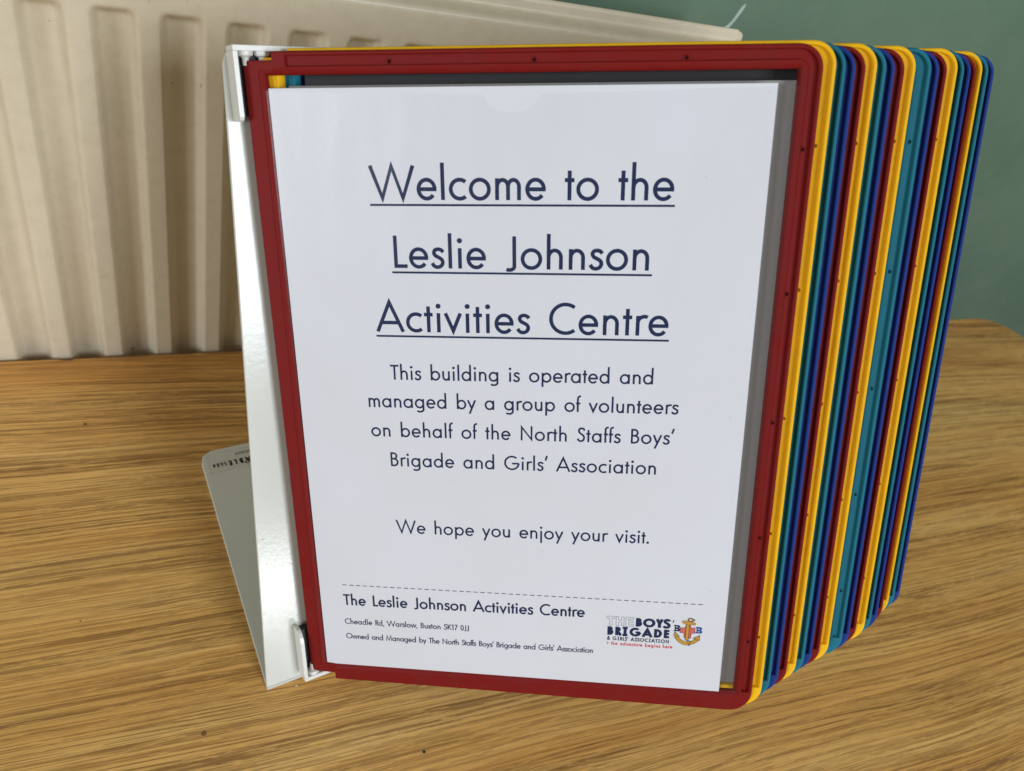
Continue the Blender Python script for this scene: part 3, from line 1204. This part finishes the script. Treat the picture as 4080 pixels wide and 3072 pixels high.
def sheet_mesh(x0, x1, y0, y1, z, name, bulge=0.0):
    b = MB()
    nxx, nyy = 24, 30
    vs_ = []
    for j in range(nyy + 1):
        for i in range(nxx + 1):
            X = x0 + (x1 - x0) * i / nxx
            Y = y0 + (y1 - y0) * j / nyy
            vs_.append((X, -Y, z + bulge * math.sin(X * 0.05 + Y * 0.013) * math.sin(Y * 0.02 + 1)))
    fs_ = []
    for j in range(nyy):
        for i in range(nxx):
            a = j * (nxx + 1) + i
            fs_.append((a, a + nxx + 1, a + nxx + 2, a + 1))
    b.add(vs_, fs_)
    return b.mesh(name, M_PAPER, 60)


ps = obj("paper", sheet_mesh(0.0, 210.0, 0.0, 295.5, PZ, "paper"), notice)
IZ = PZ + 0.03

SZ = 0.117


def line_obj(name, items, mat=None):
    b = MB()
    for it in items:
        lay_text(b, *it)
    return b.build(name, mat or M_INK, notice)


# underlined heading: text, left, right, baseline, slope, cap height, stroke
heads = [("Welcome to the", 41.3, 172.1, 46.05, 0.0028, 14.5, SZ, 41.1, 172.7, 48.22),
         ("Leslie Johnson", 50.45, 163.2, 75.95, 0.0045, 14.45, SZ, 49.3, 164.7, 77.95),
         ("Activities Centre", 40.25, 173.1, 105.75, 0.0085, 14.45, SZ, 40.05, 173.6, 107.85)]
for (s, xl, xr, yb, sl, cap, w, ux0, ux1, uy) in heads:
    b = MB()
    lay_text(b, s, xl, xr, yb, sl, cap, w, IZ)
    ribbon(b, [(ux0, uy), (ux1, uy - sl * (ux1 - ux0))], 0.92, IZ + 0.03, lambda a, c: (a, -c))
    b.build("heading_line", M_INK, notice)
body = [("This building is operated and", 45.53, 167.7, 129.2, 0.0135, 7.4),
        ("managed by a group of volunteers", 33.92, 179.77, 143.45, 0.0120, 7.4),
        ("on behalf of the North Staffs Boys'", 34.2, 178.72, 158.6, 0.0120, 7.4),
        ("Brigade and Girls' Association", 43.0, 171.33, 174.2, 0.0125, 7.4),
        ("We hope you enjoy your visit.", 43.54, 170.0, 211.4, 0.0115, 7.4)]
for (s, xl, xr, yb, sl, cap) in body:
    line_obj("text_line", [(s, xl, xr, yb, sl, cap, 0.124, IZ)])
line_obj("address_title", [("The Leslie Johnson Activities Centre", 12.4, 139.8, 256.7, 0.0150, 6.75, 0.150, IZ)])
line_obj("address_line", [("Cheadle Rd, Warslow, Buxton SK17 0JJ", 12.13, 79.4, 268.55, 0.0095, 3.42, 0.150, IZ)])
line_obj("address_line", [("Owned and Managed by The North Staffs Boys' Brigade and Girls' Association", 12.12, 144.5, 277.85, 0.0105, 3.42, 0.150, IZ)])
# dashed rule
b = MB()
nd = 51
x0_, x1_, y0_, y1_ = 12.6, 198.3, 244.3, 242.9
pitch = (x1_ - x0_ + 1.3) / nd
for k in range(nd):
    a = x0_ + k * pitch
    ya = y0_ + (y1_ - y0_) * (a - x0_) / (x1_ - x0_)
    ribbon(b, [(a, ya), (a + pitch - 1.35, ya - 0.018)], 0.42, IZ, lambda p, q: (p, -q))
b.build("dashed_rule", M_INK, notice)

# the association's logo
def fit(s_, xl_, xr_, w_, cap_, tr_=0.0):
    """horizontal squeeze that gives the line the wanted letter gap"""
    return (xr_ - xl_) / cap_ / (text_width(s_, w_) + tr_ * (len(s_) - 1))


line_obj("logo_word", [("BOYS", 165.7, 182.7, 258.35, 0.012, 5.15, 0.27, IZ, fit("BOYS", 165.7, 182.7, 0.27, 5.15, -0.03))])
line_obj("logo_word", [("BRIGADE", 151.5, 182.8, 264.45, 0.006, 5.2, 0.27, IZ, fit("BRIGADE", 151.5, 182.8, 0.27, 5.2, 0.02))])
line_obj("logo_word", [("& GIRLS' ASSOCIATION", 151.6, 182.84, 267.45, 0.0055, 2.15, 0.22, IZ, fit("& GIRLS' ASSOCIATION", 151.6, 182.84, 0.22, 2.15, 0.02))])
line_obj("logo_tagline", [("> the adventure begins here", 151.4, 184.8, 270.45, 0.0045, 2.15, 0.19, IZ, fit("> the adventure begins here", 151.4, 184.8, 0.19, 2.15, 0.02))], M_INKR)
line_obj("logo_apostrophe", [("'.", 183.9, 186.6, 258.0, 0.0, 4.6, 0.12, IZ)]).hide_render = False


def poly(name, pts_, mat, z, par=None):
    b_ = MB()
    b_.add([(x_, -y_, z) for x_, y_ in pts_], [tuple(range(len(pts_)))])
    return b_.build(name, mat, par or notice)


def outline(name, pts_, w, mat, z, par):
    b_ = MB()
    ribbon(b_, list(pts_) + [pts_[0]], w, z, lambda a, c: (a, -c))
    return b_.build(name, mat, par)


# outlined THE
b = MB()
hw = 0.17


def outl(strokes_poly):
    for pl_ in strokes_poly:
        ribbon(b, [(a, c) for a, c in pl_] + [pl_[0]], hw, IZ, lambda p, q: (p, -q))


def boxpoly(ox, oy, pts_):
    return [(ox + a, oy - c) for a, c in pts_]


outl([boxpoly(150.95, 258.55, [(1.45, 0), (2.75, 0), (2.75, 4.2), (4.2, 4.2), (4.2, 5.4), (0, 5.4), (0, 4.2), (1.45, 4.2)])])
outl([boxpoly(155.75, 258.5, [(0, 0), (1.25, 0), (1.25, 2.1), (2.75, 2.1), (2.75, 0), (4.0, 0), (4.0, 5.4), (2.75, 5.4), (2.75, 3.3), (1.25, 3.3), (1.25, 5.4), (0, 5.4)])])
outl([boxpoly(160.7, 258.45, [(0, 0), (3.9, 0), (3.9, 1.15), (1.3, 1.15), (1.3, 2.15), (3.5, 2.15), (3.5, 3.25), (1.3, 3.25), (1.3, 4.25), (3.8, 4.25), (3.8, 5.4), (0, 5.4)])])
b.build("logo_outline_word", M_INK, notice)

# anchor emblem
emb = poly("emblem", [(191.2, 254.8), (192.9, 254.6), (193.1, 256.9), (195.3, 256.9), (195.3, 260.0), (193.6, 260.2), (193.4, 263.4), (190.2, 263.2), (190.0, 260.4), (187.9, 260.2), (188.2, 257.3), (190.6, 257.2)], M_INKS, IZ)
outline("cross_outline", [(191.0, 255.0), (193.0, 255.0), (193.2, 257.0), (195.4, 257.0), (195.4, 260.1), (193.7, 260.3), (193.5, 263.4), (190.2, 263.2), (190.0, 260.4), (187.9, 260.2), (188.1, 257.3), (190.4, 257.2)], 0.24, M_BLACK, IZ + 0.02, emb)
b = MB()
lay_text(b, "B", 185.2, 187.7, 259.3, 0, 3.4, 0.36, IZ + 0.02, 1.0) if False else None
b = MB()


def bold_B(b_, x_, y_, s, z):
    """solid capital B as block with two lobes"""
    pts_ = [(0, 0), (2.1, 0), (2.7, .3), (2.95, .9), (2.6, 1.5), (2.25, 1.7), (2.6, 2.0), (2.8, 2.5), (2.5, 3.1), (1.9, 3.35), (0, 3.35), (0, 2.8), (.35, 2.7), (.35, .7), (0, .6)]
    b_.add([(x_ + a * s, -(y_ - c * s), z) for a, c in pts_], [tuple(range(len(pts_)))])


bold_B(b, 184.9, 259.6, 1.12, IZ + 0.02)
b.build("emblem_letter", M_INK, emb)
b = MB()
bold_B(b, 195.7, 260.1, 1.16, IZ + 0.02)
b.build("emblem_letter", M_INKB, emb)
b = MB()
for (x_, y_) in ((185.9, 258.75), (185.9, 257.2), (196.8, 259.25), (196.8, 257.7)):
    b.add([(x_, -y_, IZ + 0.035), (x_ + 0.9, -y_, IZ + 0.035), (x_ + 0.9, -y_ + 0.42, IZ + 0.035), (x_, -y_ + 0.42, IZ + 0.035)], [(0, 1, 2, 3)])
b.build("letter_counter", M_PAPER, emb)
# anchor: shank, stock, ring, curved arms with flukes
shank = [(190.9, 254.2), (192.6, 254.3), (192.4, 264.8), (190.8, 264.7)]
arms = spline([(185.3, 260.4), (186.2, 262.4), (188.2, 264.5), (190.9, 266.1)], 6) + [(191.0, 267.6)]
outer = [(185.0, 262.2)] + spline([(186.0, 263.8), (188.2, 266.0), (190.6, 267.6), (193.5, 267.2), (196.3, 265.6), (197.6, 263.6)], 6)
inner = spline([(196.2, 262.9), (195.0, 264.4), (193.0, 265.4), (191.0, 265.6), (188.8, 264.4), (187.2, 262.6)], 6)
armp = [(184.9, 262.0), (185.6, 259.6), (187.9, 262.5), (187.0, 262.4)] + inner[::-1][1:-1] + [(196.0, 263.1), (194.8, 262.6), (198.1, 261.0), (198.1, 264.4), (197.3, 263.8)] + outer[::-1][1:-1]
b = MB()
# arms as a ribbon plus two fluke triangles
ribbon(b, spline([(186.2, 262.6), (187.6, 264.6), (190.6, 266.5), (193.8, 266.1), (196.0, 264.6), (197.0, 263.2)], 6), 2.15, IZ + 0.04, lambda p, q: (p, -q))
b.build("anchor_arms_edge", M_BLACK, emb)
b = MB()
ribbon(b, spline([(186.2, 262.6), (187.6, 264.6), (190.6, 266.5), (193.8, 266.1), (196.0, 264.6), (197.0, 263.2)], 6), 1.75, IZ + 0.05, lambda p, q: (p, -q))
b.add([(x_, -y_, IZ + 0.055) for x_, y_ in [(185.0, 262.3), (185.5, 259.8), (187.9, 262.5), (186.6, 262.9)]], [(0, 1, 2, 3)])
b.add([(x_, -y_, IZ + 0.055) for x_, y_ in [(194.8, 263.1), (198.0, 261.2), (198.0, 264.3), (196.6, 263.9)]], [(0, 1, 2, 3)])
b.build("anchor_arms", M_INKG, emb)
outline("fluke_outline", [(185.0, 262.3), (185.5, 259.8), (187.9, 262.5), (186.6, 262.9)], 0.24, M_BLACK, IZ + 0.06, emb)
outline("fluke_outline", [(194.8, 263.1), (198.0, 261.2), (198.0, 264.3), (196.6, 263.9)], 0.24, M_BLACK, IZ + 0.06, emb)
poly("anchor_shank", shank, M_INKG, IZ + 0.06, emb)
outline("shank_outline", shank, 0.24, M_BLACK, IZ + 0.065, emb)
stock = [(188.9, 253.2), (190.5, 252.9), (194.2, 253.5), (195.6, 254.2), (195.3, 255.2), (193.4, 255.3), (190.4, 255.0), (188.9, 254.3)]
poly("anchor_stock", stock, M_INKG, IZ + 0.07, emb)
outline("stock_outline", stock, 0.18, M_INKO, IZ + 0.075, emb)
b = MB()
ribbon(b, ell(192.9, 252.35, 1.15, 0.95, 0, 360, 16), 0.75, IZ + 0.08, lambda p, q: (p, -q))
ribbon(b, [(193.8, 251.9), (194.9, 252.0), (194.6, 253.0)], 0.4, IZ + 0.09, lambda p, q: (p, -q))
b.build("anchor_ring", M_INKO, emb)
b = MB()
ribbon(b, spline([(191.8, 265.2), (193.0, 264.9), (193.6, 265.8), (192.6, 267.4), (193.4, 267.7)], 5), 0.3, IZ + 0.1, lambda p, q: (p, -q))
b.build("anchor_rope", M_BLACK, emb)

# plain white sheet in the yellow panel right behind, its shade painted as grey
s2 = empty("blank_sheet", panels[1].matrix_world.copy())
tag(s2, "white sheet, grey with painted shade, in the first yellow holder, seen as a strip right of the notice", "paper")
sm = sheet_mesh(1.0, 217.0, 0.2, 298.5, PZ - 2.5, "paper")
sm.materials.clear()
sm.materials.append(simple("paper with painted shade", (0.34, 0.325, 0.325), 0.8, 0.2))
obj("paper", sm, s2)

# charcoal divider card in the first teal holder, seen as the dark band above the notice
s3 = empty("divider_card", panels[2].matrix_world.copy())
tag(s3, "dark charcoal card in the first teal holder, a band above the notice's top edge", "card")
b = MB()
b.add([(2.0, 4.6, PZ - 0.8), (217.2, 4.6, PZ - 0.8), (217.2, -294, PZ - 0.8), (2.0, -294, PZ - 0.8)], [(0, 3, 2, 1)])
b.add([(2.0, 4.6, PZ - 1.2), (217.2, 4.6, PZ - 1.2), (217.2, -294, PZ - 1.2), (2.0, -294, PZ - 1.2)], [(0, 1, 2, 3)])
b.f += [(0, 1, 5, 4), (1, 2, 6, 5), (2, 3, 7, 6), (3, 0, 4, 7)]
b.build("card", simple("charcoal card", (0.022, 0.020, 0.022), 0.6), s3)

# raised maker's mark on the lower member of the front frame
fr0 = [c for c in panels[0].children if c.name.startswith("frame")][0]
b = MB()
lay_text(b, "DURABLE", 179.2, 194.2, 301.9, -0.002, 1.7, 0.16, 1.03)
lay_text(b, "6606", 196.3, 201.0, 301.9, 0.0, 1.7, 0.16, 1.03)
for k in range(3):
    ribbon(b, [(186.3 + 1.1 * k, 298.3), (188.1 + 1.1 * k, 300.0)], 0.22, 1.05, lambda p, q: (p, -q))
top_faces = list(b.f)
nv = len(b.v)
b.v = b.v + [(x_, y_, 0.94) for x_, y_, z_ in b.v]
edges = {}
for f_ in top_faces:
    for q in range(len(f_)):
        e_ = (f_[q], f_[(q + 1) % len(f_)])
        edges[e_] = edges.get(e_, 0) + 1
for (a_, c_) in list(edges):
    if (c_, a_) not in edges:
        b.f.append((a_, a_ + nv, c_ + nv, c_))
mk = b.build("moulded_mark", M_RED, fr0)

# ------------------------------------------------------------------ sticker on the base
# lies upside down in the far left corner of the base sheet (stand frame, x right, y back)
b = MB()
zt = TH + 0.06
b.add([(9.6, 148.2, zt), (82, 148.2, zt), (82, 163.2, zt), (10.6, 163.2, zt)], [(0, 1, 2, 3)])
stk = b.build("sticker", M_STICK, stand)
b = MB()
ribbon(b, [(9.6, 148.2), (82, 148.2), (82, 163.2), (10.6, 163.2), (9.6, 148.2)], 0.22, zt + 0.02, lambda p, q: (p, q))
b.build("sticker_edge", M_STICK2, stk)
b = MB()
b2 = MB()
lay_text(b2, "DURABLE", -45.5, -18.6, 0.0, 0.0, 4.2, 0.24, 0.0, 1.05)
lay_text(b2, "5684", -17.2, -8.0 + 4.0 - 0.0 - 8.4, 0.0, 0.0, 3.9, 0.26, 0.0, 1.0) if False else None
lay_text(b2, "5684", -17.0, -12.4 + 0.0, 0.0, 0.0, 0.01, 0.2, 0.0) if False else None
# rotate by 180 degrees: local text (x right, y up) -> (X0 - x, Y0 - y)
X0t, Y0t = 3.6, 155.2


def flip(bb, z_):
    return [(X0t - x_, Y0t - y_, z_ + zz) for x_, y_, zz in bb.v]


b.add(flip(b2, zt + 0.03), b2.f)
b3 = MB()
lay_text(b3, "5684", -17.4, -8.6, 0.0, 0.0, 3.2, 0.19, 0.0, 1.0)
b.add(flip(b3, zt + 0.03), b3.f)
b4 = MB()
lay_text(b4, "MADE IN GERMANY", -52.0, -24.2, 5.4, 0.0, 2.2, 0.15, 0.0, fit("MADE IN GERMANY", -52.0, -24.2, 0.15, 2.2, 0.03))
b.add(flip(b4, zt + 0.03), b4.f)
# arrow mark: three chevrons and a diamond
for k in range(3):
    cx = 32.2 + 2.6 * k
    if k < 2:
        ribbon(b, [(cx + 1.9, 152.7), (cx, 151.2), (cx + 1.9, 149.7)], 0.7, zt + 0.03, lambda p, q: (p, q))
b.add([(37.0, 151.2, zt + .03), (38.8, 149.6, zt + .03), (40.6, 151.2, zt + .03), (38.8, 152.8, zt + .03)], [(0, 1, 2, 3)])
b.build("sticker_print", M_BLACK, stk)
